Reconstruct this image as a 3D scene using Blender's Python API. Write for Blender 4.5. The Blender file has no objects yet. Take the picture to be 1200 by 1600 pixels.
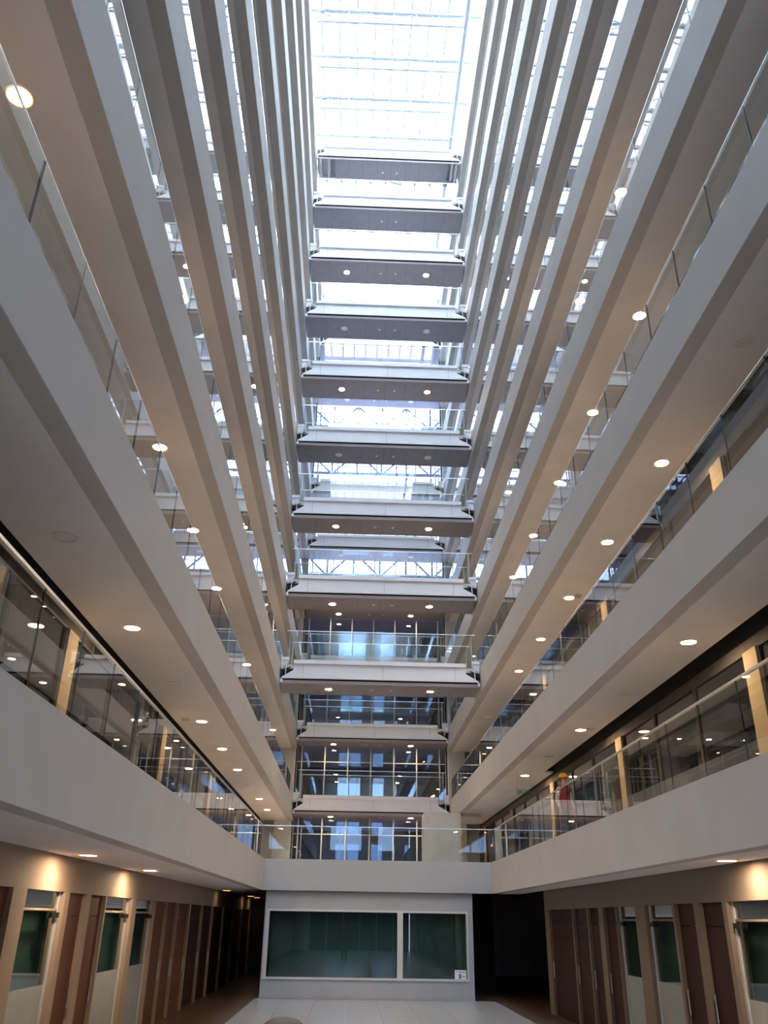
import bpy, bmesh, math, random
from mathutils import Vector, Matrix
random.seed(7)
scene = bpy.context.scene
C = scene.collection

# ------------------------------------------------------------------ camera
PITCH, YAW, ROLL, FPX = 0.4540, 0.0311, 0.0160, 1305.9
CAMZ = 2.1
cy, sy, cp, sp = math.cos(YAW), math.sin(YAW), math.cos(PITCH), math.sin(PITCH)
fwd = Vector((sy * cp, cy * cp, sp)); rgt = Vector((cy, -sy, 0)); upv = rgt.cross(fwd)
cr, sr = math.cos(ROLL), math.sin(ROLL)
r2 = rgt * cr + upv * sr; u2 = upv * cr - rgt * sr
cam_d = bpy.data.cameras.new('camera')
cam = bpy.data.objects.new('camera', cam_d); C.objects.link(cam)
cam_d.sensor_fit = 'VERTICAL'; cam_d.sensor_height = 32.0; cam_d.lens = FPX / 1600 * 32.0
cam_d.clip_start = 0.05; cam_d.clip_end = 500
m = Matrix.Identity(4)
for i in range(3):
    m[i][0] = r2[i]; m[i][1] = u2[i]; m[i][2] = -fwd[i]
m[2][3] = CAMZ
cam.matrix_world = m
scene.camera = cam

# ------------------------------------------------------------------ sky, exposure
world = bpy.data.worlds.new('overcast_sky'); scene.world = world
world.use_nodes = True
bg = world.node_tree.nodes['Background']
bg.inputs[0].default_value = (0.76, 0.86, 1.0, 1)
bg.inputs[1].default_value = 5.0
scene.view_settings.view_transform = 'Standard'
scene.view_settings.look = 'None'
scene.view_settings.gamma = 1.0
scene.view_settings.use_curve_mapping = False
scene.view_settings.exposure = 1.6
cyc = scene.cycles
cyc.max_bounces = 12; cyc.diffuse_bounces = 6; cyc.glossy_bounces = 5
cyc.transparent_max_bounces = 24; cyc.transmission_bounces = 4; cyc.use_adaptive_sampling = True; cyc.adaptive_threshold = 0.03
cyc.caustics_reflective = False; cyc.caustics_refractive = False
cyc.use_denoising = True

# ------------------------------------------------------------------ dimensions
XL, XR = -2.652, 4.381            # gallery fascia planes
H = 3.2                           # floor to floor
FH = 0.8835                       # fascia height
NL = 11
def ZB(k): return 2.870 + (k - 1) * H
def ZT(k): return ZB(k) + FH
YN, YF, Y1 = 28.80, 39.81, 28.06  # near bridges, far bridges, first-level cross deck
YBACK, YEND = -14.0, 40.2
STRIP = 0.244
SOFW = {'l': 1.39, 'r': 1.24}
WALLX = {'l': -4.17, 'r': 5.90}
GWALLX = {'l': -4.17, 'r': 5.30}
OUTX = {'l': -7.0, 'r': 8.7}
ZROOF = 40.0
SIDE = {'l': 'left', 'r': 'right'}
ORD = ['ground', 'first', 'second', 'third', 'fourth', 'fifth', 'sixth', 'seventh', 'eighth', 'ninth', 'tenth', 'eleventh', 'twelfth',
       'thirteenth', 'fourteenth', 'fifteenth']

# ------------------------------------------------------------------ materials
def newmat(name):
    mt = bpy.data.materials.new(name); mt.use_nodes = True
    return mt, mt.node_tree.nodes, mt.node_tree.links
def paint(name, col, rough=0.6, var=0.06, scale=3.0, metal=0.0, spec=0.5, bump=0.0):
    mt, N, L = newmat(name)
    b = N['Principled BSDF']
    b.inputs['Roughness'].default_value = rough; b.inputs['Metallic'].default_value = metal
    b.inputs['Specular IOR Level'].default_value = spec
    tc = N.new('ShaderNodeTexCoord'); nz = N.new('ShaderNodeTexNoise'); nz.inputs['Scale'].default_value = scale
    nz.inputs['Detail'].default_value = 4
    L.new(tc.outputs['Object'], nz.inputs['Vector'])
    rp = N.new('ShaderNodeValToRGB')
    rp.color_ramp.elements[0].position = 0.3; rp.color_ramp.elements[1].position = 0.7
    rp.color_ramp.elements[0].color = tuple(c * (1 - var) for c in col) + (1,)
    rp.color_ramp.elements[1].color = tuple(min(1, c * (1 + var)) for c in col) + (1,)
    L.new(nz.outputs['Fac'], rp.inputs['Fac']); L.new(rp.outputs['Color'], b.inputs['Base Color'])
    if bump:
        bp = N.new('ShaderNodeBump'); bp.inputs['Strength'].default_value = bump; bp.inputs['Distance'].default_value = 0.01
        L.new(nz.outputs['Fac'], bp.inputs['Height']); L.new(bp.outputs['Normal'], b.inputs['Normal'])
    return mt
def wood(name, c1, c2):
    mt, N, L = newmat(name); b = N['Principled BSDF']; b.inputs['Roughness'].default_value = 0.6; b.inputs['Specular IOR Level'].default_value = 0.25
    tc = N.new('ShaderNodeTexCoord'); mp = N.new('ShaderNodeMapping'); mp.inputs['Scale'].default_value = (14, 14, 0.8)
    nz = N.new('ShaderNodeTexNoise'); nz.inputs['Scale'].default_value = 2.5; nz.inputs['Detail'].default_value = 6
    L.new(tc.outputs['Object'], mp.inputs['Vector']); L.new(mp.outputs['Vector'], nz.inputs['Vector'])
    rp = N.new('ShaderNodeValToRGB'); rp.color_ramp.elements[0].color = c1 + (1,); rp.color_ramp.elements[1].color = c2 + (1,)
    L.new(nz.outputs['Fac'], rp.inputs['Fac']); L.new(rp.outputs['Color'], b.inputs['Base Color'])
    return mt
def glass(name, tint=(0.93, 0.97, 0.96), ior=1.5, gloss=(1, 1, 1), gain=1.0, rough=0.0):
    """thin pane: front faces reflect by Fresnel (both surfaces together), the far side lets light out"""
    mt, N, L = newmat(name)
    N.remove(N['Principled BSDF']); out = N['Material Output']
    tr = N.new('ShaderNodeBsdfTransparent'); tr.inputs[0].default_value = tint + (1,)
    tr2 = N.new('ShaderNodeBsdfTransparent')
    gl = N.new('ShaderNodeBsdfGlossy'); gl.inputs['Roughness'].default_value = rough; gl.inputs['Color'].default_value = gloss + (1,)
    fr = N.new('ShaderNodeFresnel'); fr.inputs['IOR'].default_value = ior
    a = N.new('ShaderNodeMath'); a.operation = 'MULTIPLY'; a.inputs[1].default_value = 2.0 * gain
    c = N.new('ShaderNodeMath'); c.operation = 'ADD'; c.inputs[1].default_value = 1.0
    d = N.new('ShaderNodeMath'); d.operation = 'DIVIDE'; d.use_clamp = True
    L.new(fr.outputs[0], a.inputs[0]); L.new(fr.outputs[0], c.inputs[0]); L.new(a.outputs[0], d.inputs[0]); L.new(c.outputs[0], d.inputs[1])
    mx = N.new('ShaderNodeMixShader'); L.new(d.outputs[0], mx.inputs[0]); L.new(tr.outputs[0], mx.inputs[1]); L.new(gl.outputs[0], mx.inputs[2])
    ge = N.new('ShaderNodeNewGeometry'); m2 = N.new('ShaderNodeMixShader')
    L.new(ge.outputs['Backfacing'], m2.inputs[0]); L.new(mx.outputs[0], m2.inputs[1]); L.new(tr2.outputs[0], m2.inputs[2])
    L.new(m2.outputs[0], out.inputs[0])
    return mt
def emit(name, col, strength):
    mt, N, L = newmat(name); b = N['Principled BSDF']
    b.inputs['Base Color'].default_value = col + (1,)
    b.inputs['Emission Color'].default_value = col + (1,); b.inputs['Emission Strength'].default_value = strength
    return mt
M = dict(
    fascia=paint('white_plaster', (0.61, 0.59, 0.57), 0.65, 0.03, 1.2),
    soffit=paint('soffit_plaster', (0.90, 0.84, 0.79), 0.75, 0.04, 0.9),
    fascia_dimmed=paint('dimmed_white_plaster', (0.42, 0.42, 0.425), 0.65, 0.03, 1.2),  # white plaster darkened to paint in less light on deck and block
    strip=paint('grey_edge_strip', (0.58, 0.525, 0.475), 0.7, 0.04, 1.5),
    slab=paint('pale_floor_finish', (0.62, 0.59, 0.56), 0.7, 0.08, 2),
    dark=paint('painted_void_shade', (0.035, 0.03, 0.028), 0.9, 0.2, 2),  # near-black colour stands in for shade in the voids and corridor
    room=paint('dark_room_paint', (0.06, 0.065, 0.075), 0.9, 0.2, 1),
    rail=paint('brushed_steel', (0.72, 0.73, 0.74), 0.3, 0.04, 30, metal=1.0),
    joint=paint('black_joint_gasket', (0.012, 0.012, 0.013), 0.5, 0.1, 20, spec=0.4),
    balglass=glass('balustrade_glass', (0.90, 0.955, 0.94)),
    roofglass=glass('roof_glass', (0.90, 0.95, 0.97)),
    endglass=glass('end_wall_glass', (0.22, 0.31, 0.45)),
    shopglass=glass('shopfront_glass', (0.30, 0.34, 0.33), gain=1.1),
    curtain=glass('curtain_wall_glass', (0.52, 0.60, 0.86), gloss=(0.62, 0.78, 1.0), gain=1.0),
    doorglass=glass('door_glass', (0.35, 0.45, 0.42)),
    frost=paint('frosted_film', (0.34, 0.36, 0.35), 0.5, 0.05, 4),
    cream=paint('cream_column_paint', (0.50, 0.36, 0.20), 0.7, 0.06, 2),
    taupe=paint('shaded_beige_paint', (0.20, 0.16, 0.125), 0.75, 0.05, 1.5),  # beige darkened to paint in the dimmer light on the right wall
    beige=paint('beige_wall_paint', (0.36, 0.27, 0.20), 0.75, 0.05, 1.5),
    wood=wood('brown_door_veneer', (0.10, 0.038, 0.02), (0.17, 0.072, 0.038)),
    dwood=wood('dark_door_veneer', (0.028, 0.012, 0.009), (0.05, 0.02, 0.014)),
    white=paint('white_coated_metal', (0.86, 0.86, 0.89), 0.4, 0.02, 2),
    bsoff=paint('taupe_metal_panel', (0.30, 0.265, 0.275), 0.55, 0.06, 2.5),
    bedge=paint('taupe_edge_profile', (0.36, 0.31, 0.31), 0.5, 0.06, 3),
    header=paint('dark_header_paint', (0.13, 0.105, 0.085), 0.8, 0.15, 3),
    teal=paint('dark_teal_blind', (0.19, 0.31, 0.33), 0.8, 0.15, 1.5),
    bluewall=paint('slate_blue_wall', (0.20, 0.23, 0.33), 0.8, 0.15, 0.5),
    truss=paint('grey_painted_truss', (0.12, 0.135, 0.165), 0.5, 0.05, 3),
    sage=paint('grey_green_lining', (0.30, 0.36, 0.33), 0.8, 0.1, 2),
    black=paint('black_rubber', (0.012, 0.012, 0.012), 0.6, 0.1, 8),
    frame=paint('grey_aluminium_frame', (0.55, 0.56, 0.58), 0.4, 0.04, 6),
    steel=paint('white_painted_steel', (0.40, 0.44, 0.50), 0.5, 0.03, 3),
    tile=paint('light_floor_tile', (0.36, 0.345, 0.34), 0.25, 0.05, 2.5),
    grout=paint('floor_grout', (0.27, 0.26, 0.255), 0.8, 0.05, 6),
    brown=paint('shade_brown_floor', (0.11, 0.068, 0.046), 0.35, 0.15, 3),  # brown tone paints in the shade beside the lit middle of the floor
    pier=paint('pale_pier_plaster', (0.66, 0.67, 0.63), 0.6, 0.05, 1.5),
    lampon=emit('lit_warm_lens', (1.0, 0.75, 0.50), 120.0),
    lampdim=emit('dimmed_warm_lens', (1.0, 0.75, 0.50), 4.0),
    lampglow=emit('painted_halo_rim', (1.0, 0.42, 0.14), 0.9),  # emission paints the orange halo round each lit lens
    lampoff=paint('opal_lens_unlit', (0.88, 0.80, 0.73), 0.6, 0.02, 8),
    trimring=paint('white_trim_ring', (0.88, 0.80, 0.72), 0.6, 0.02, 8),
    signwhite=paint('sign_white_print', (0.85, 0.85, 0.86), 0.5, 0.02, 10),
    signgrey=paint('sign_grey_print', (0.22, 0.24, 0.24), 0.5, 0.05, 10),
    signclear=glass('clear_acrylic_sign', (0.88, 0.93, 0.88)),
    green=paint('green_sign_lettering', (0.06, 0.20, 0.08), 0.5, 0.05, 10),
    skin=paint('skin', (0.50, 0.30, 0.21), 0.6, 0.06, 12),
    hair=paint('brown_hair', (0.10, 0.055, 0.03), 0.6, 0.3, 40, bump=0.4),
    helmet=paint('yellow_helmet_plastic', (0.85, 0.42, 0.02), 0.3, 0.03, 6),
    red=paint('red_vest_cloth', (0.33, 0.03, 0.035), 0.8, 0.08, 14),
    shirt=paint('white_shirt_cloth', (0.70, 0.70, 0.70), 0.8, 0.05, 14),
    trouser=paint('dark_trouser_cloth', (0.04, 0.045, 0.06), 0.85, 0.1, 16),
    eye=paint('dark_eye', (0.02, 0.015, 0.012), 0.2, 0.05, 10),
    redlamp=emit('red_indicator', (1.0, 0.08, 0.05), 4.0),
)

for n_ in ('lampglow', 'redlamp'): M[n_].cycles.emission_sampling = 'NONE'
M['lampon'].cycles.emission_sampling = 'FRONT'

# ------------------------------------------------------------------ builders
cache = {}
def link(o, parent=None):
    C.objects.link(o)
    if parent is not None: o.parent = parent
    return o
def box_mesh(dx, dy, dz, mat):
    key = ('b', round(dx, 4), round(dy, 4), round(dz, 4), mat)
    if key not in cache:
        x, y, z = dx / 2, dy / 2, dz / 2
        v = [(-x, -y, -z), (x, -y, -z), (x, y, -z), (-x, y, -z), (-x, -y, z), (x, -y, z), (x, y, z), (-x, y, z)]
        f = [(0, 3, 2, 1), (4, 5, 6, 7), (0, 1, 5, 4), (1, 2, 6, 5), (2, 3, 7, 6), (3, 0, 4, 7)]
        me = bpy.data.meshes.new(mat + '_block'); me.from_pydata(v, [], f); me.materials.append(M[mat]); cache[key] = me
    return cache[key]
def wloc(p):
    l = Vector((0, 0, 0))
    while p is not None:
        l += p.location; p = p.parent
    return l
def box(name, x0, x1, y0, y1, z0, z1, mat, parent=None):
    o = bpy.data.objects.new(name, box_mesh(abs(x1 - x0), abs(y1 - y0), abs(z1 - z0), mat))
    link(o, parent); o.location = Vector(((x0 + x1) / 2, (y0 + y1) / 2, (z0 + z1) / 2)) - wloc(parent)
    return o
def meshobj(name, verts, faces, mat, parent=None, loc=(0, 0, 0), smooth=False):
    me = bpy.data.meshes.new(name); me.from_pydata([tuple(Vector(v) - Vector(loc)) for v in verts], [], faces)
    me.materials.append(M[mat])
    bm = bmesh.new(); bm.from_mesh(me); bmesh.ops.recalc_face_normals(bm, faces=bm.faces); bm.to_mesh(me); bm.free()
    if smooth: me.polygons.foreach_set('use_smooth', [True] * len(me.polygons))
    o = bpy.data.objects.new(name, me); link(o, parent); o.location = Vector(loc) - wloc(parent)
    return o
def prism_xz(name, poly, y0, y1, mat, parent=None):
    n = len(poly); v = [(x, y0, z) for x, z in poly] + [(x, y1, z) for x, z in poly]
    f = [tuple(range(n)), tuple(range(2 * n - 1, n - 1, -1))] + [(i, (i + 1) % n, n + (i + 1) % n, n + i) for i in range(n)]
    return meshobj(name, v, f, mat, parent, (poly[0][0], y0, poly[0][1]))
def tube(name, a, b, r, mat, parent=None, n=8):
    a, b = Vector(a), Vector(b); d = (b - a).normalized()
    s = d.orthogonal().normalized(); t = d.cross(s)
    v, f = [], []
    for p in (a, b):
        for i in range(n):
            q = 2 * math.pi * i / n; v.append(p + s * (r * math.cos(q)) + t * (r * math.sin(q)))
    f = [(i, (i + 1) % n, n + (i + 1) % n, n + i) for i in range(n)] + [tuple(range(n)), tuple(range(2 * n - 1, n - 1, -1))]
    return meshobj(name, v, f, mat, parent, tuple((a + b) / 2), smooth=False)
def empty(name, loc):
    o = bpy.data.objects.new(name, None); o.empty_display_size = 0.3; link(o); o.location = loc
    return o
def tag(o, label=None, cat=None, group=None, kind=None):
    if label: o['label'] = label
    if cat: o['category'] = cat
    if group: o['group'] = group
    if kind: o['kind'] = kind
    return o
def struct(o, label=None): return tag(o, label, kind='structure')
def disc_mesh(key, r0, r1, z0, z1, mat, n=28):
    if key not in cache:
        v, f = [], []
        for i in range(n):
            q = 2 * math.pi * i / n; cq, sq = math.cos(q), math.sin(q)
            v += [(r1 * cq, r1 * sq, z1), (r1 * cq, r1 * sq, z0), (r0 * cq, r0 * sq, z0), (r0 * cq, r0 * sq, z1)]
        for i in range(n):
            j = (i + 1) % n
            for a in range(3): f.append((4 * i + a, 4 * j + a, 4 * j + a + 1, 4 * i + a + 1))
        if r0 == 0:
            f = []; v = []
            for i in range(n):
                q = 2 * math.pi * i / n
                v += [(r1 * math.cos(q), r1 * math.sin(q), z0), (r1 * math.cos(q), r1 * math.sin(q), z1)]
            f.append(tuple(2 * i for i in range(n - 1, -1, -1))); f.append(tuple(2 * i + 1 for i in range(n)))
            f += [(2 * i, 2 * ((i + 1) % n), 2 * ((i + 1) % n) + 1, 2 * i + 1) for i in range(n)]
        me = bpy.data.meshes.new(key); me.from_pydata(v, [], f); me.materials.append(M[mat])
        bm = bmesh.new(); bm.from_mesh(me); bmesh.ops.recalc_face_normals(bm, faces=bm.faces); bm.to_mesh(me); bm.free()
        cache[key] = me
    return cache[key]

# ------------------------------------------------------------------ the shell
fl = box('floor', OUTX['l'], OUTX['r'], YBACK, 47.2, -0.30, -0.02, 'grout'); struct(fl)
T = 0.8785
for i in range(8):
    for j in range(19):
        x = XL + i * T; y = 11.4 + j * T
        box('tile', x + 0.003, x + T - 0.003, y + 0.003, y + T - 0.003, -0.02, 0.0, 'tile', fl)
box('tile_field', XL, XL + 8 * T, YBACK, 11.397, -0.02, 0.0, 'tile', fl)
for s, (a, b) in {'l': (OUTX['l'], XL - 0.003), 'r': (XL + 8 * T + 0.003, OUTX['r'])}.items():
    box('shade_border', a, b, YBACK, 47.2, -0.02, 0.0, 'brown', fl)  # darker border carries the shade under the galleries in its colour
box('shade_border', XL, XL + 8 * T, 28.1, 47.2, -0.02, 0.0, 'brown', fl)

for s in 'lr':
    sg = -1 if s == 'l' else 1
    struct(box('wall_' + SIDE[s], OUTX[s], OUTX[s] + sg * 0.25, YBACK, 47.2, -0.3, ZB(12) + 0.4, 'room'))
    # flat roof over the rooms behind the galleries
    struct(box('ceiling', WALLX[s], OUTX[s], YBACK, 47.2, ZB(12) + 0.1, ZB(12) + 0.35, 'slab'))

# end walls either side of the far glazing and behind the camera
for nm, y0, y1 in (('wall_front', 40.75, 41.0), ('wall_back', YBACK - 0.25, YBACK)):
    struct(box(nm, OUTX['l'], XL - 0.25, y0, y1, -0.02, ZB(12) + 0.4, 'soffit'))
    struct(box(nm, XR + 0.25, OUTX['r'], y0, y1, -0.02, ZB(12) + 0.4, 'soffit'))
# gables above the twelfth level are glazed with the roof; see below

# ---- glass roof
roof = empty('ceiling', (0, 0, ZROOF)); struct(roof, 'glazed atrium roof on white steel beams')
RX0, RX1 = WALLX['l'], WALLX['r']
nb = 12; bw = (RX1 - RX0) / nb
beam_y = [YBACK + 2.272 * j for j in range(25)]
beam_y[-1] = 40.9
for j, y in enumerate(beam_y):
    o = box('roof_beam', RX0, RX1, y - 0.08, y + 0.08, ZROOF - 0.26, ZROOF - 0.06, 'steel', roof)
    if y > 14:
        ch = tube('truss_chord', (RX0 + 1.5, y, ZROOF - 1.0), (RX1 - 1.5, y, ZROOF - 0.95), 0.06, 'steel', roof)
        for t in range(7):
            x = RX0 + 1.9 + t * (RX1 - RX0 - 3.8) / 6
            tube('truss_post', (x, y, ZROOF - 0.98), (x, y, ZROOF - 0.2), 0.045, 'steel', roof, 6)
        for t in range(3):
            x0 = RX0 + 1.9 + 2 * t * (RX1 - RX0 - 3.8) / 6; x1 = x0 + (RX1 - RX0 - 3.8) / 3
            tube('truss_diagonal', (x0, y, ZROOF - 0.98), (x1, y, ZROOF - 0.22), 0.035, 'steel', roof, 6)
for j in range(12, 24):
    a_, b_ = (XL, XR) if j % 2 else (XR, XL)
    tube('brace_cable', (a_, beam_y[j], ZROOF - 0.3), (b_, beam_y[j + 1], ZROOF - 0.3), 0.03, 'steel', roof, 6)
for i in range(nb + 1):
    x = RX0 + i * bw
    box('glazing_bar', x - 0.035, x + 0.035, YBACK, 40.9, ZROOF - 0.055, ZROOF + 0.03, 'steel', roof)
for j in range(24):
    for i in range(nb):
        x = RX0 + i * bw
        box('roof_pane', x + 0.036, x + bw - 0.036, beam_y[j] + 0.01, beam_y[j + 1] - 0.01, ZROOF - 0.012, ZROOF, 'roofglass', roof)
for s in 'lr':                                   # white pipes with drop rods along the roof edge
    x = XL + 0.25 if s == 'l' else XR - 0.25
    if s == 'r':
        pr = tube('roof_pipe', (x, YBACK + 0.2, ZROOF - 1.3), (x, 40.6, ZROOF - 1.3), 0.11, 'steel', roof, 12)
    for j, y in enumerate(beam_y[10:-1]):
        tube('drop_rod', (x, y, ZROOF - 1.3), (x + (0.5 if s == 'r' else -0.5), y + 0.5, ZROOF - 0.2), 0.018, 'steel', roof, 6)
# clerestory above the top galleries
wn = 0
def window_struct(label):
    global wn
    wn += 1
    o = empty('window_%d' % wn, (0, 0, 0)); struct(o, label)
    return o
for s in 'lr':
    w = window_struct('clerestory glazing strip above the top gallery on the %s' % SIDE[s]); x = WALLX[s]
    box('sill_rail', x - 0.04, x + 0.04, YBACK, 40.9, ZB(12) + 0.35, ZB(12) + 0.45, 'steel', w)
    for j in range(24):
        box('clerestory_pane', x - 0.006, x + 0.006, beam_y[j] + 0.03, beam_y[j + 1] - 0.03, ZB(12) + 0.45, ZROOF - 0.06, 'roofglass', w)
        box('clerestory_mullion', x - 0.04, x + 0.04, beam_y[j] - 0.03, beam_y[j] + 0.03, ZB(12) + 0.45, ZROOF - 0.06, 'steel', w)

# ---- far curtain wall
cw = window_struct('tall glass curtain wall with slim pale mullions closing the far end of the atrium')
YC = 40.78
mx = [XL - 0.02] + [(-2.43 + i * 1.087) for i in range(7)] + [XR + 0.02]
rows = [0.1] + [ZB(k) + 0.30 for k in range(1, 13)] + [ZROOF - 0.1]
for x in mx: box('mullion', x - 0.03, x + 0.03, YC - 0.06, YC + 0.06, 0.0, ZROOF - 0.1, 'frame', cw)
for z in rows[1:-1]:
    for i in range(len(mx) - 1):
        box('transom', mx[i] + 0.03, mx[i + 1] - 0.03, YC - 0.05, YC + 0.05, z - 0.05, z + 0.05, 'frame', cw)
        if z < ZB(11): box('transom', mx[i] + 0.03, mx[i + 1] - 0.03, YC - 0.03, YC + 0.03, z + 2.38, z + 2.42, 'frame', cw)
for j in range(len(rows) - 1):
    for i in range(len(mx) - 1):
        box('curtain_pane', mx[i] + 0.03, mx[i + 1] - 0.03, YC - 0.008, YC + 0.008, rows[j] + 0.05, rows[j + 1] - 0.05, 'curtain', cw)
# rooms behind the curtain wall on the lower levels
struct(box('wall_front', OUTX['l'], OUTX['r'], 47.2, 47.4, -0.3, ZT(5), 'bluewall'))
for k in range(1, 6):
    struct(box('floor', OUTX['l'], OUTX['r'], 41.0, 47.2, ZB(k) + 0.25, ZB(k) + 0.85, 'soffit'))
# steel lattice standing outside the end glazing on the upper levels
for n_, k in enumerate(range(5, 11)):
    t = empty('steel_truss', ((XL + XR) / 2, 43.0, ZB(k) + 1.2)); tag(t, 'grey steel truss behind the far glazing at the %s gallery level' % ORD[k], 'truss', 'trusses outside the end glazing')
    for h in (0.2, 1.8):
        za, zc = ZB(k) + h, ZB(k) + h + 1.48
        tube('chord', (OUTX['l'] + 0.3, 43.0, za), (OUTX['r'] - 0.3, 43.0, za + 0.12), 0.10, 'truss', t)
        for i in range(10):
            x = OUTX['l'] + 0.9 + i * 1.45
            tube('truss_post', (x, 43.0, za), (x, 43.0, zc), 0.06, 'truss', t, 6)
            tube('truss_diagonal', (x, 43.0, za if i % 2 else zc), (x + 1.45, 43.0, zc if i % 2 else za), 0.06, 'truss', t, 6)
# ---- glazing behind the camera
bw_ = window_struct('tall glazed end wall behind the camera')
wx0, wx1 = XL - 0.25, XR + 0.25
pw_ = (wx1 - wx0) / 6
for k in range(1, 13):
    z0 = ZT(k - 1) if k > 1 else 0.0
    box('spandrel', wx0, wx1, YBACK - 0.08, YBACK + 0.08, ZB(k), ZT(k), 'fascia', bw_)
    for i in range(6):
        glazed = k > 1 and i in (1, 2, 4)
        box('end_pane' if glazed else 'solid_panel', wx0 + i * pw_ + 0.04, wx0 + (i + 1) * pw_ - 0.04, YBACK - 0.01, YBACK + 0.01, z0, ZB(k), 'endglass' if glazed else 'soffit' if k > 1 else 'room', bw_)
        box('mullion', wx0 + i * pw_ - 0.04, wx0 + i * pw_ + 0.04, YBACK - 0.06, YBACK + 0.06, z0, ZB(k), 'frame', bw_)
box('gable_panel', wx0, wx1, YBACK - 0.05, YBACK, ZT(12), ZROOF, 'soffit', bw_)

# ------------------------------------------------------------------ galleries
LIGHT_Y = [5.68 + 3.37 * i for i in range(10)]
LIT = {('l', 1): [12.9, 17.0, 29.0, 36.2, 38.6], ('r', 1): [11.65],
       ('l', 2): [2, 4, 5, 6, 8, 9], ('r', 2): [2, 4, 6], ('l', 3): [0, 2, 3, 4, 6, 9], ('r', 3): [2, 3, 4, 5, 6],
       ('l', 4): [2, 4, 5, 7], ('r', 4): [2, 3, 4, 5, 6], ('l', 5): [3, 6], ('r', 5): [2, 3, 6], ('l', 6): [5], ('r', 6): [4]}
PHASE = {('l', 1): 0.99, ('l', 2): 0.326, ('r', 1): 1.064, ('r', 3): 0.703, ('r', 2): 0.21, ('l', 3): 0.70}
PW = 1.23
def downlight(x, y, z, on, label, group, lit='lampon'):
    e = empty('downlight', (x, y, z)); tag(e, label, 'downlight', group)
    a = bpy.data.objects.new('trim_ring', disc_mesh('trim_ring', 0.125, 0.146, -0.012, 0.010, 'trimring')); link(a, e)
    b = bpy.data.objects.new('lens', disc_mesh('lens_' + (lit if on else 'off'), 0, 0.118, -0.006, 0.006, lit if on else 'lampoff', 18)); link(b, e)
    if on:
        c = bpy.data.objects.new('reflector', disc_mesh('reflector', 0.112, 0.126, -0.014, 0.0, 'lampglow')); link(c, e); c['label'] = 'orange glowing reflector rim'  # glowing ring paints the lens halo
    if on: b['label'] = 'glowing warm white lens'
    return e
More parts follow.
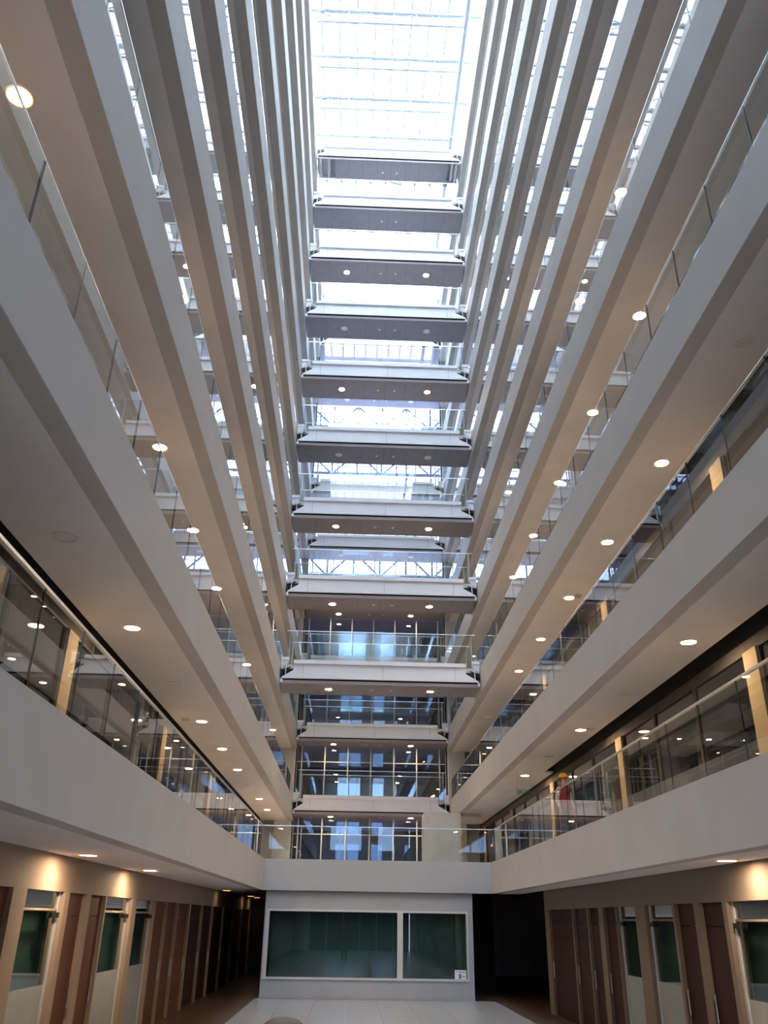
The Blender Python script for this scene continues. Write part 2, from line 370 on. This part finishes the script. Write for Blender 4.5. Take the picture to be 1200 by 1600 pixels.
for s in 'lr':
    X = XL if s == 'l' else XR; sg = -1 if s == 'l' else 1
    for k in range(1, NL + 1):
        zb, zt = ZB(k), ZT(k)
        yend = Y1 if k == 1 else YEND
        wx_in = WALLX[s] - sg * 0.01
        g = empty('gallery', (X, 0, zb))
        tag(g, '%s-hand gallery with white fascia, %s level above the ground floor' % (SIDE[s], ORD[k]), 'gallery', 'stacked galleries along the atrium')
        box('fascia', X, X + sg * 0.015, YBACK, yend, zb, zt, 'fascia', g)
        box('edge_strip', X + sg * 0.015, X + sg * STRIP, YBACK, yend, zb + 0.004, zb + 0.05, 'strip', g)
        sw = SOFW[s] if k > 1 else abs(GWALLX[s] - X) - 0.05
        box('soffit', X + sg * STRIP, X + sg * sw, YBACK, 40.0 if (s, k) == ('l', 1) else yend, zb, zb + 0.05, 'soffit', g)
        box('floor_slab', X + sg * 0.015, OUTX[s], YBACK, 40.75, zb + 0.52, zt - 0.02, 'slab', g)
        box('void_shade_lining', X + sg * 0.10, OUTX[s], YBACK, 40.74, zb + 0.48, zb + 0.52, 'dark', g)  # dark sheet paints the shade inside the open ceiling
        if s == 'r' and k == 2: box('soffit_infill', X + sg * sw, wx_in, 25.3, yend, zb, zb + 0.05, 'soffit', g)
        if k >= 2:
            o = box('access_hatch', X + sg * (sw - 0.35), X + sg * (sw - 0.18), 18.9, 19.15, zb - 0.006, zb, 'strip', g)
        # balustrade
        xi = X + sg * 0.147
        b = empty('glass_balustrade', (xi, 0, zt))
        tag(b, 'frameless glass balustrade on the %s-hand gallery, %s level up' % (SIDE[s], ORD[k]), 'balustrade', 'glass balustrades along the galleries')
        y_end = yend - 0.02
        ph = PHASE.get((s, k), random.random() * PW)
        y = ph + PW * (2 if k < 8 else 4)
        while y < y_end - 0.3:
            y2 = min(y + PW, y_end)
            box('glass_pane', xi - 0.008, xi + 0.008, y + 0.009, y2 - 0.009, zt - 0.02, zt + 0.965, 'balglass', b)
            box('joint', xi - 0.009, xi + 0.009, y - 0.009, y + 0.009, zt - 0.02, zt + 0.965, 'joint', b)
            y = y2
        rw = 0.018 if k == 1 else 0.009
        box('top_rail', xi - rw, xi + rw, ph + PW * 2, y_end, zt + 0.965, zt + (0.995 if k == 1 else 0.98), 'rail', b)
        box('base_channel', xi - 0.03, xi + 0.03, ph + PW * 2, y_end, zt - 0.02, zt + 0.03, 'frame', b)
        # shopfront behind the walkway
        wx = WALLX[s]
        w = window_struct('dark shopfront glazing behind the %s-hand gallery, %s level' % (SIDE[s], ORD[k]))
        top = zb + H - 0.27
        box('header', wx, wx + sg * 0.15, YBACK, 40.7, top, zb + H - 0.08, 'header', w)
        box('void_shade_face', wx + sg * 0.02, wx + sg * 0.15, YBACK, 40.7, zb + H - 0.08, zb + H + 0.48, 'dark', w)  # near-black face paints the void's darkness above the header
        c0 = 11.9 - 6.74 * 3
        for i in range(9):
            yc = c0 + 6.74 * i
            if yc > 40.5 or yc < YBACK: continue
            if yc > -1: box('column', wx - sg * 0.06, wx + sg * 0.2, yc - 0.22, yc + 0.22, zt - 0.02, top, 'cream', w)
            y0, y1 = yc + 0.22, min(yc + 6.74 - 0.22, 40.7)
            n = 3
            for t in range(n):
                a = y0 + (y1 - y0) * t / n; d = y0 + (y1 - y0) * (t + 1) / n
                if y1 < 3: 
                    if t == 0: box('shop_pane', wx, wx + sg * 0.012, y0, y1, zt - 0.02, top, 'shopglass', w)
                    continue
                box('shop_pane', wx, wx + sg * 0.012, a + 0.04, d - 0.04, zt + 0.05, top - 0.04, 'shopglass', w)
                box('shop_mullion', wx - sg * 0.03, wx + sg * 0.06, d - 0.04, d + 0.04, zt - 0.02, top, 'header', w)
        # downlights
        if k == 1:
            for i, y in enumerate(LIT[(s, 1)]):
                lx = X + sg * (1.05 if s == 'l' else 0.54) if y < 28 else X - 1.2
                downlight(lx, y, zb, True, 'lit downlight over the ground-floor doors on the %s, %s from the near end' % (SIDE[s], ORD[i + 1]), 'downlights under the first galleries', 'lampon' if y < 28 else 'lampdim')
        elif k <= 6:
            for i, y in enumerate(LIGHT_Y):
                on = i in LIT[(s, k)]
                downlight(X + sg * 0.79, y, zb - 0.001, on, '%s round downlight under the %s-hand %s-level gallery, %s from the camera' % ('lit' if on else 'unlit', SIDE[s], ORD[k], ORD[i + 1]), 'downlights under the galleries')

# end columns where the galleries meet the curtain wall
for s in 'lr':
    x0, x1 = (XL - 0.85, XL - 0.06) if s == 'l' else (XR + 0.06, XR + 0.85)
    c = empty('column', ((x0 + x1) / 2, 40.4, 0)); tag(c, 'tall grey square column at the far end of the %s-hand galleries' % SIDE[s], 'column')
    box('shaft', x0, x1, YEND, 40.72, 0, ZB(12), 'pier', c)
    box('shadow_slot', (x1 if s == 'l' else x0 - 0.05), (x1 + 0.05 if s == 'l' else x0), 40.5, 40.7, ZT(1), ZB(12), 'black', c)  # black bar paints the shade in the slot beside the column

# ------------------------------------------------------------------ first-level cross deck and the glazed block below
d = empty('cross_deck', (0, Y1, ZB(1))); tag(d, 'white fronted deck crossing the atrium above the glazed ground-floor block', 'deck')
box('fascia', XL, XR, Y1, Y1 + 0.09, ZB(1), ZT(1), 'fascia_dimmed', d)
box('floor_slab', XL, XR, Y1 + 0.09, 40.7, ZB(1) + 0.5, ZT(1) - 0.02, 'slab', d)
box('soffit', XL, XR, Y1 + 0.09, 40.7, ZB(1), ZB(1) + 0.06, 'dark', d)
struct(box('wall_front', XL + 0.15, 5.2, 33.3, 33.4, 0.0, ZB(1) - 0.01, 'dark'))  # closes the corridor; its unlit darkness is put into the paint
struct(box('wall_front', -4.1, XL + 0.15, 39.6, 39.7, 0.0, ZB(1) - 0.01, 'dark'))
b = empty('glass_balustrade', (0, Y1 + 0.147, ZT(1))); tag(b, 'frameless glass balustrade across the white first-level deck', 'balustrade', 'glass balustrades along the galleries')
n = 6
for i in range(n):
    a = XL - 0.14 + (XR - XL + 0.28) * i / n; e = XL - 0.14 + (XR - XL + 0.28) * (i + 1) / n
    box('glass_pane', a + 0.008, e - 0.008, Y1 + 0.139, Y1 + 0.155, ZT(1) - 0.02, ZT(1) + 0.965, 'balglass', b)
    if i: box('joint', a - 0.008, a + 0.008, Y1 + 0.138, Y1 + 0.156, ZT(1) - 0.02, ZT(1) + 0.965, 'frame', b)
box('top_rail', XL - 0.14, XR + 0.14, Y1 + 0.131, Y1 + 0.163, ZT(1) + 0.965, ZT(1) + 0.99, 'rail', b)
p = empty('pier', (3.72, 36.6, ZT(1))); tag(p, 'broad pale square pier standing on the first-level deck at the right', 'pillar')
box('shaft', 2.95, 4.47, 36.0, 37.2, ZT(1) - 0.02, ZB(2) - 0.002, 'pier', p)
box('base_plinth', 2.93, 4.49, 35.98, 37.22, ZT(1) - 0.02, ZT(1) + 0.08, 'frame', p)

# ground block with two fixed windows
BX0, BX1, BZ = -2.54, 3.78, ZB(1)
wall = empty('wall_front', (0, Y1 + 0.12, 0)); struct(wall, 'white ground-floor wall holding two dark windows')
W0, W1, WZ0, WZ1 = -2.49, 3.63, 0.49, 2.36
yb = Y1 + 0.14
box('upper_band', BX0, BX1, yb, yb + 0.25, WZ1, BZ, 'fascia_dimmed', wall)
box('lower_band', BX0, BX1, yb, yb + 0.25, 0.12, WZ0, 'fascia_dimmed', wall)
box('end_post', BX0, W0, yb, yb + 0.25, WZ0, WZ1, 'fascia_dimmed', wall)
box('end_post', W1, BX1, yb, yb + 0.25, WZ0, WZ1, 'fascia_dimmed', wall)
box('skirting', BX0 - 0.005, BX1 + 0.005, yb - 0.012, yb + 0.26, 0, 0.12, 'fascia_dimmed', wall)
box('return_wall', BX0, BX0 + 0.2, yb + 0.25, 39.5, 0, BZ, 'room', wall)
box('return_wall', BX1 - 0.2, BX1, yb + 0.25, 33.0, 0, BZ, 'soffit', wall)
box('back_wall', BX0, BX1, 33.0, 33.2, 0, BZ, 'room', wall)
box('blind_panel', BX0 + 0.2, BX1 - 0.2, yb + 0.4, yb + 0.45, 0, BZ, 'teal', wall)
w = window_struct('wide dark ground-floor window in a white frame with one off-centre mullion')
MX0, MX1 = 1.48, 1.65
for nm, a, c, z0, z1 in (('frame_bar', W0, W1, WZ1 - 0.06, WZ1), ('frame_bar', W0, W1, WZ0, WZ0 + 0.06), ('frame_post', W0, W0 + 0.10, WZ0 + 0.06, WZ1 - 0.06),
                         ('frame_post', W1 - 0.06, W1, WZ0 + 0.06, WZ1 - 0.06), ('mullion', MX0, MX1, WZ0 + 0.06, WZ1 - 0.06)):
    box(nm, a, c, yb - 0.03, yb + 0.10, z0, z1, 'fascia', w)
box('window_pane', W0 + 0.10, MX0, yb + 0.03, yb + 0.042, WZ0 + 0.06, WZ1 - 0.06, 'doorglass', w)
box('window_pane', MX1, W1 - 0.06, yb + 0.03, yb + 0.042, WZ0 + 0.06, WZ1 - 0.06, 'doorglass', w)
# small pictogram sign stuck inside the lower right corner of the window
sx, sz, sy_ = 3.20, WZ0 + 0.03, yb + 0.012
sg_ = empty('exit_sign', (sx, sy_, sz)); tag(sg_, 'small white exit pictogram sign with arrow in the window corner', 'sign')
box('plate', sx, sx + 0.34, sy_, sy_ + 0.006, sz, sz + 0.27, 'signwhite', sg_)
box('pictogram_bar', sx + 0.03, sx + 0.08, sy_ - 0.002, sy_, sz + 0.215, sz + 0.235, 'signgrey', sg_)
box('pictogram_bar', sx + 0.12, sx + 0.31, sy_ - 0.002, sy_, sz + 0.205, sz + 0.225, 'signgrey', sg_)
box('pictogram_door', sx + 0.115, sx + 0.195, sy_ - 0.002, sy_, sz + 0.04, sz + 0.17, 'signgrey', sg_)
box('arrow_shaft', sx + 0.22, sx + 0.27, sy_ - 0.002, sy_, sz + 0.085, sz + 0.105, 'signgrey', sg_)
prism_xz('arrow_head', [(sx + 0.265, sz + 0.06), (sx + 0.305, sz + 0.095), (sx + 0.265, sz + 0.13)], sy_ - 0.002, sy_, 'signgrey', sg_)

# ------------------------------------------------------------------ ground-floor side walls with doors
dn = 0
def ground_side(s, items, wall_end):
    global dn
    sg = -1 if s == 'l' else 1; x = GWALLX[s]
    g = empty('wall_' + SIDE[s], (x, 0, 0)); struct(g, ('beige' if s == 'l' else 'shade-darkened beige') + ' ground-floor wall with a row of doors on the ' + SIDE[s])
    DH = 2.40; wp = 'beige' if s == 'l' else 'taupe'  # right-hand wall has its shade mixed into a darker beige
    box('header', x, x + sg * 0.2, YBACK, wall_end, DH, ZB(1) + 0.45, wp, g)
    y = 0.0
    box('wall_panel', x, x + sg * 0.2, YBACK, items[0][1], 0, DH, wp, g)
    for i, (kind, a, c) in enumerate(items):
        nxt = items[i + 1][1] if i + 1 < len(items) else wall_end
        if nxt - c > 0.005: box('jamb', x - sg * 0.02, x + sg * 0.2, c, nxt, 0, DH, wp, g)
        dn += 1
        dr = empty('door_%d' % dn, (x, a, 0)); struct(dr)
        xr = x + sg * 0.05
        if kind == 'glass':
            box('stile', xr, xr + sg * 0.05, a, a + 0.07, 0, DH, 'frame', dr); box('stile', xr, xr + sg * 0.05, c - 0.07, c, 0, DH, 'frame', dr)
            box('transom_bar', xr, xr + sg * 0.05, a + 0.07, c - 0.07, 2.15, 2.18, wp, dr)
            box('transom_pane', xr + sg * 0.02, xr + sg * 0.032, a + 0.07, c - 0.07, 2.19, DH, 'doorglass', dr)
            box('door_pane', xr + sg * 0.02, xr + sg * 0.032, a + 0.07, c - 0.07, 1.22, 2.14, 'doorglass', dr)
            box('frosted_pane', xr + sg * 0.02, xr + sg * 0.032, a + 0.07, c - 0.07, 0.0, 1.22, 'frost', dr)
            box('door_closer', xr - sg * 0.04, xr, c - 0.26, c - 0.06, 2.06, 2.13, 'black', dr)
        else:
            mt = 'wood' if kind == 'wood' else 'dwood'
            box('leaf', xr, xr + sg * 0.05, a, c, 0, DH - 0.32, mt, dr)
            box('overpanel', xr, xr + sg * 0.05, a, c, DH - 0.31, DH, mt, dr)
            tube('pull_handle', (xr - sg * 0.05, c - 0.12, 0.85), (xr - sg * 0.05, c - 0.12, 1.2), 0.012, 'rail', dr, 8)
    box('backing', x + sg * 0.35, x + sg * 0.4, 2, wall_end, 0, ZB(1) + 0.4, 'sage', g)
    box('end_return', x, x + sg * 0.9, wall_end, wall_end + 0.15, 0, ZB(1) + 0.45, wp, g)
ground_side('l', [('wood', 9.7, 11.5), ('glass', 12.0, 13.63), ('wood', 13.85, 14.73), ('wood', 15.0, 15.9), ('glass', 15.97, 17.87), ('glass', 18.25, 19.95),
                  ('wood', 20.05, 21.3), ('wood', 21.36, 22.65), ('wood', 22.72, 24.35), ('dark', 24.5, 26.5), ('dark', 26.6, 28.5), ('dark', 28.6, 31.0), ('dark', 31.2, 33.6), ('dark', 33.8, 36.2), ('dark', 36.4, 39.4)], 39.5)  # last dark doors and wall length are added to keep the corridor dark
ground_side('r', [('dark', 8.4, 10.5), ('glass', 10.65, 12.75), ('dark', 12.9, 13.78), ('dark', 14.0, 14.85), ('glass', 14.95, 16.33), ('glass', 16.92, 18.15),
                  ('dark', 18.2, 19.1), ('dark', 19.45, 20.3), ('dark', 20.4, 21.7), ('dark', 21.8, 24.3)], 24.75)

# ------------------------------------------------------------------ footbridges
def bridge(k, Y, row, idx):
    zb = ZB(k)
    near = row == 'nearer'
    e = empty('footbridge', ((XL + XR) / 2, Y, zb))
    tag(e, 'white-fronted footbridge of the %s row with taupe underside, %s level up' % (row, ORD[k]), 'footbridge', 'footbridges of the %s row' % row)
    a, c = XL + 0.06, XR - 0.06
    z0, z1 = zb + 0.354, zb + 0.86
    prism_xz('front_fascia', [(a, z0), (c, z0), (c, z0 + 0.03), (3.87, z0 + 0.29), (3.87, z1), (-2.19, z1), (-2.19, z0 + 0.29), (a, z0 + 0.03)], Y, Y + 0.04, 'white', e)
    for x in (-1.85, 0.95, 3.5): box('fascia_joint', x - 0.008, x + 0.008, Y - 0.003, Y, z0 + 0.02, z1 - 0.01, 'frame', e)
    box('cap', -2.19, 3.87, Y - 0.08, Y + 0.12, z1, zb + 0.994, 'white', e)
    box('edge_profile', XL + 0.03, XR - 0.03, Y + 0.06, Y + 0.10, zb + 0.19, zb + 0.30, 'bedge', e)
    box('shadow_gap', XL + 0.03, XR - 0.03, Y + 0.09, Y + 0.12, zb + 0.28, zb + 0.40, 'black', e)  # black bar stands in for the shade under the fascia
    D = 1.52
    px0, px1 = (XL + 0.03, XR - 0.03) if k < 11 else (-1.75, 3.75)
    n = 8
    for i in range(n):
        u = px0 + (px1 - px0) * i / n; v = px0 + (px1 - px0) * (i + 1) / n
        box('soffit_panel', u + 0.004, v - 0.004, Y + 0.10, Y + D - 0.04, zb + 0.185, zb + 0.215, 'bsoff', e)
    box('light_stop', px0, px1, Y + 0.10, Y + D - 0.04, zb + 0.216, zb + 0.23, 'black', e)  # added unseen backing, stops light leaking through the panel joints
    box('deck', XL + 0.02, XR - 0.02, Y + 0.04, Y + D - 0.04, zb + 0.70, zb + 0.86, 'slab', e)
    box('rear_fascia', a, c, Y + D - 0.04, Y + D, z0 - 0.14, zb + 0.99, 'white', e)
    if k == 11:
        for u in (-2.45, -2.05, 4.15, 3.95): box('service_beam', u - 0.05, u + 0.05, Y + 0.1, Y + D - 0.05, zb + 0.22, zb + 0.36, 'frame', e)
    for sg, xe in ((1, XL + 0.02), (-1, XR - 0.02)):     # linkage at each end
        br = box('link_cap', xe, xe + sg * 0.27, Y - 0.02, Y + 0.14, zb + 1.0, zb + 1.10, 'white', e)
        prism_xz('link_plate', [(xe, zb + 1.0), (xe + sg * 0.27, zb + 1.0), (xe + sg * 0.24, zb + 0.88), (xe, zb + 0.72)], Y + 0.03, Y + 0.07, 'white', e)
        tube('link_rod', (xe + sg * 0.20, Y - 0.01, zb + 0.95), (xe + sg * 0.17, Y - 0.01, zb + 0.42), 0.016, 'white', e, 6)
        tube('link_arm', (xe + sg * 0.02, Y, zb + 0.62), (xe + sg * 0.34, Y, zb + 0.74), 0.02, 'black', e, 6)
        box('bearing', xe, xe + sg * 0.08, Y + 0.02, Y + 0.10, zb + 0.22, zb + 0.34, 'white', e)
        box('bearing_pad', xe - sg * 0.01, xe + sg * 0.13, Y + 0.05, Y + 0.2, zb + 0.34, zb + 0.42, 'black', e)
        box('recess_shade', xe + sg * 0.2, xe + sg * 0.46, Y + 0.06, Y + 0.09, zb + 0.60, zb + 0.88, 'black', e)  # black plate paints the dark of the end recess
    for x in (0.59, 1.27):
        q = bpy.data.objects.new('speaker_disc', disc_mesh('spk', 0, 0.05, -0.01, 0.0, 'lampoff', 16)); link(q, e); q.location = Vector((x, Y + 0.76, zb + 0.184)) - wloc(e)
    on = (near and k in (3, 4, 5, 7, 9)) or (not near and k in (2, 3, 5))
    if k < 10:
        for x, sd in ((-0.95, 'left'), (2.67, 'right')):
            downlight(x, Y + 0.76, zb + 0.184, on, '%s %s-hand downlight under the %s row footbridge at the %s level' % ('lit' if on else 'unlit', sd, row, ORD[k]), 'downlights under the footbridges')
    b = empty('glass_balustrade', ((XL + XR) / 2, Y + 0.1, zb + 0.994))
    tag(b, 'glass balustrade on the %s row footbridge, %s level up' % (row, ORD[k]), 'balustrade', 'glass balustrades on the footbridges')
    zt = zb + 2.08
    for yy, nn in ((Y + 0.09, 5), (Y + D - 0.06, 5)):
        for i in range(nn):
            u = XL + 0.16 + (XR - XL - 0.32) * i / nn; v = XL + 0.16 + (XR - XL - 0.32) * (i + 1) / nn
            box('glass_pane', u + 0.008, v - 0.008, yy - 0.007, yy + 0.007, zb + 0.98, zt, 'balglass', b)
        box('top_rail', XL + 0.16, XR - 0.16, yy - 0.014, yy + 0.014, zt, zt + 0.022, 'rail', b)
        for u in (XL + 0.28, XR - 0.28): box('end_post', u - 0.025, u + 0.025, yy + 0.01, yy + 0.05, zb + 0.9, zt, 'steel', b)
for k in range(3, 12): bridge(k, YN, 'nearer', k)
for k in range(2, 11): bridge(k, YF - 0.6, 'farther', k)

# ------------------------------------------------------------------ signs, people
def text_mesh(name, s, size, mat, parent, loc, rot):
    cu = bpy.data.curves.new(name, 'FONT'); cu.body = s; cu.size = size; cu.extrude = 0.003; cu.align_x = 'CENTER'; cu.align_y = 'CENTER'
    tmp = bpy.data.objects.new('tmp', cu); C.objects.link(tmp)
    dg = bpy.context.evaluated_depsgraph_get(); me = bpy.data.meshes.new_from_object(tmp.evaluated_get(dg))
    bpy.data.objects.remove(tmp); me.materials.clear(); me.materials.append(M[mat])
    o = bpy.data.objects.new(name, me); link(o, parent); o.location = Vector(loc) - wloc(parent); o.rotation_euler = rot
    return o
SX, SY, SZ = 4.94, 25.0, 5.47
s_ = empty('exit_sign', (SX, SY, ZB(2))); tag(s_, 'clear hanging exit sign with green letters under the right second-level gallery', 'sign')
box('plate', SX - 0.22, SX + 0.22, SY, SY + 0.01, SZ - 0.10, SZ + 0.10, 'signclear', s_)
text_mesh('lettering', 'SALIDA', 0.13, 'green', s_, (SX, SY - 0.004, SZ), (math.pi / 2, 0, 0))
for u in (-0.18, 0.18): tube('hanger', (SX + u, SY + 0.005, SZ + 0.10), (SX + u, SY + 0.005, ZB(2)), 0.006, 'rail', s_, 6)

e = empty('alarm_lamp', (5.86, 37.1, 4.95)); tag(e, 'tiny red indicator lamp on the wall beyond the broad pale pier', 'lamp')
box('housing', 5.85, 5.895, 37.05, 37.15, 4.90, 5.0, 'trimring', e)
box('lens', 5.835, 5.85, 37.07, 37.13, 4.92, 4.98, 'redlamp', e)
def person(label, loc, rotz, height, parts):
    P, E, Rr = [], [], []
    def v(p, r, to=None):
        P.append(p); Rr.append(r if isinstance(r, tuple) else (r, r))
        if to is not None: E.append((to, len(P) - 1))
        return len(P) - 1
    pel = v((0, 0, .95), (.155, .115)); wst = v((0, 0, 1.10), (.14, .10), pel); chs = v((0, .01, 1.28), (.165, .115), wst)
    nb_ = v((0, .01, 1.43), (.075, .07), chs); nk = v((0, 0, 1.51), (.052, .055), nb_)
    h0 = v((0, -.012, 1.565), (.062, .075), nk); h1 = v((0, -.01, 1.63), (.078, .095), h0); h2 = v((0, 0, 1.69), (.072, .088), h1); h3 = v((0, .005, 1.725), (.045, .055), h2)
    for sgn in (-1, 1):
        sh = v((sgn * .175, .01, 1.39), .058, chs); el = v((sgn * .235, .03, 1.12), .043, sh); wr = v((sgn * .24, -.06, .90), .028, el)
        pa = v((sgn * .238, -.075, .85), (.022, .036), wr)
        for f in range(4):
            ln = (.072, .082, .078, .06)[f]
            k0 = v((sgn * .238, -.108 + .022 * f, .80), .010, pa); k1 = v((sgn * .232, -.112 + .022 * f, .80 - ln * .55), .009, k0); v((sgn * .222, -.112 + .022 * f, .80 - ln), .008, k1)
        t0 = v((sgn * .225, -.115, .845), .011, pa); v((sgn * .215, -.135, .805), .009, t0)
        hp = v((sgn * .085, 0, .88), .088, pel); kn = v((sgn * .095, -.01, .50), .058, hp); an = v((sgn * .10, .02, .09), .042, kn); v((sgn * .11, -.12, .04), (.042, .035), an)
    me = bpy.data.meshes.new('body'); me.from_pydata(P, E, [])
    ob = bpy.data.objects.new('tmp', me); C.objects.link(ob)
    md = ob.modifiers.new('skin', 'SKIN')
    for i, sv in enumerate(me.skin_vertices[0].data):
        sv.radius = Rr[i]; sv.use_root = (i == 0)
    md2 = ob.modifiers.new('sub', 'SUBSURF'); md2.levels = 2; md2.render_levels = 2
    dg = bpy.context.evaluated_depsgraph_get(); bme = bpy.data.meshes.new_from_object(ob.evaluated_get(dg))
    bpy.data.objects.remove(ob)
    sc = height / 1.74
    bme.materials.clear(); bme.materials.append(M['skin'])
    bme.polygons.foreach_set('use_smooth', [True] * len(bme.polygons))
    root = empty('person', loc); root.rotation_euler = (0, 0, rotz); root.scale = (sc, sc, sc); tag(root, label, 'person')
    body = bpy.data.objects.new('body', bme); link(body, root)
    def shell(name, test, off, mat):
        bm = bmesh.new(); bm.from_mesh(bme)
        bmesh.ops.delete(bm, geom=[f for f in bm.faces if not test(f.calc_center_median())], context='FACES')
        for vv in bm.verts: vv.co += vv.normal * off
        m_ = bpy.data.meshes.new(name); bm.to_mesh(m_); bm.free(); m_.materials.clear(); m_.materials.append(M[mat])
        o = bpy.data.objects.new(name, m_); link(o, root)
        return o
    shell('shirt', lambda c: (.90 < c.z < 1.47 and abs(c.x) < .30) and not (abs(c.x) > .19 and c.z < .93), .012, parts['shirt'])
    shell('trousers', lambda c: .10 < c.z < .99 and abs(c.x) < .195, .014, 'trouser')
    shell('shoes', lambda c: c.z <= .12, .012, 'black')
    shell('hair', lambda c: c.z > 1.56 and (c.z > 1.675 or c.y > 0.015), .014, 'hair')
    if 'vest' in parts: shell('vest', lambda c: .93 < c.z < 1.45 and abs(c.x) < .165, .028, parts['vest'])
    for sgn in (-1, 1):
        q = bpy.data.objects.new('eye', disc_mesh('eyeball', 0, .011, -.005, .005, 'eye', 10)); link(q, root); q.location = (sgn * .032, -.103, 1.635); q.rotation_euler = (math.pi / 2, 0, 0)
    no = [(-.014, -.098, 1.60), (.014, -.098, 1.60), (0, -.128, 1.602), (0, -.100, 1.645)]
    me2 = bpy.data.meshes.new('nose'); me2.from_pydata(no, [], [(0, 2, 1), (0, 3, 2), (1, 2, 3), (0, 1, 3)]); me2.materials.append(M['skin'])
    link(bpy.data.objects.new('nose', me2), root)
    if parts.get('helmet'):
        vs, fs = [], []; nu, nv = 20, 7
        for j in range(nv):
            th = j / (nv - 1) * math.pi / 2
            for i in range(nu):
                q = 2 * math.pi * i / nu; vs.append((.122 * math.cos(q) * math.cos(th), .145 * math.sin(q) * math.cos(th), 1.66 + .125 * math.sin(th)))
        for i in range(nu):
            q = 2 * math.pi * i / nu; vs.append((.145 * math.cos(q), (.175 if math.sin(q) > 0 else .205) * math.sin(q), 1.652))
        for j in range(nv - 1):
            for i in range(nu): fs.append((j * nu + i, j * nu + (i + 1) % nu, (j + 1) * nu + (i + 1) % nu, (j + 1) * nu + i))
        for i in range(nu): fs.append((nv * nu + i, nv * nu + (i + 1) % nu, (i + 1) % nu, i))
        me3 = bpy.data.meshes.new('helmet'); me3.from_pydata(vs, [], fs); me3.materials.append(M['helmet'])
        me3.polygons.foreach_set('use_smooth', [True] * len(me3.polygons))
        link(bpy.data.objects.new('helmet', me3), root)
    return root
person('person in yellow helmet and red vest standing on the right first-level gallery', (5.19, 21.25, ZT(1) - 0.02), 0.5, 1.66, dict(shirt='shirt', vest='red', helmet=True))
person('person in the foreground, only brown hair showing at the bottom edge', (-0.19, 3.0, 0.0), math.pi, 1.828, dict(shirt='trouser'))
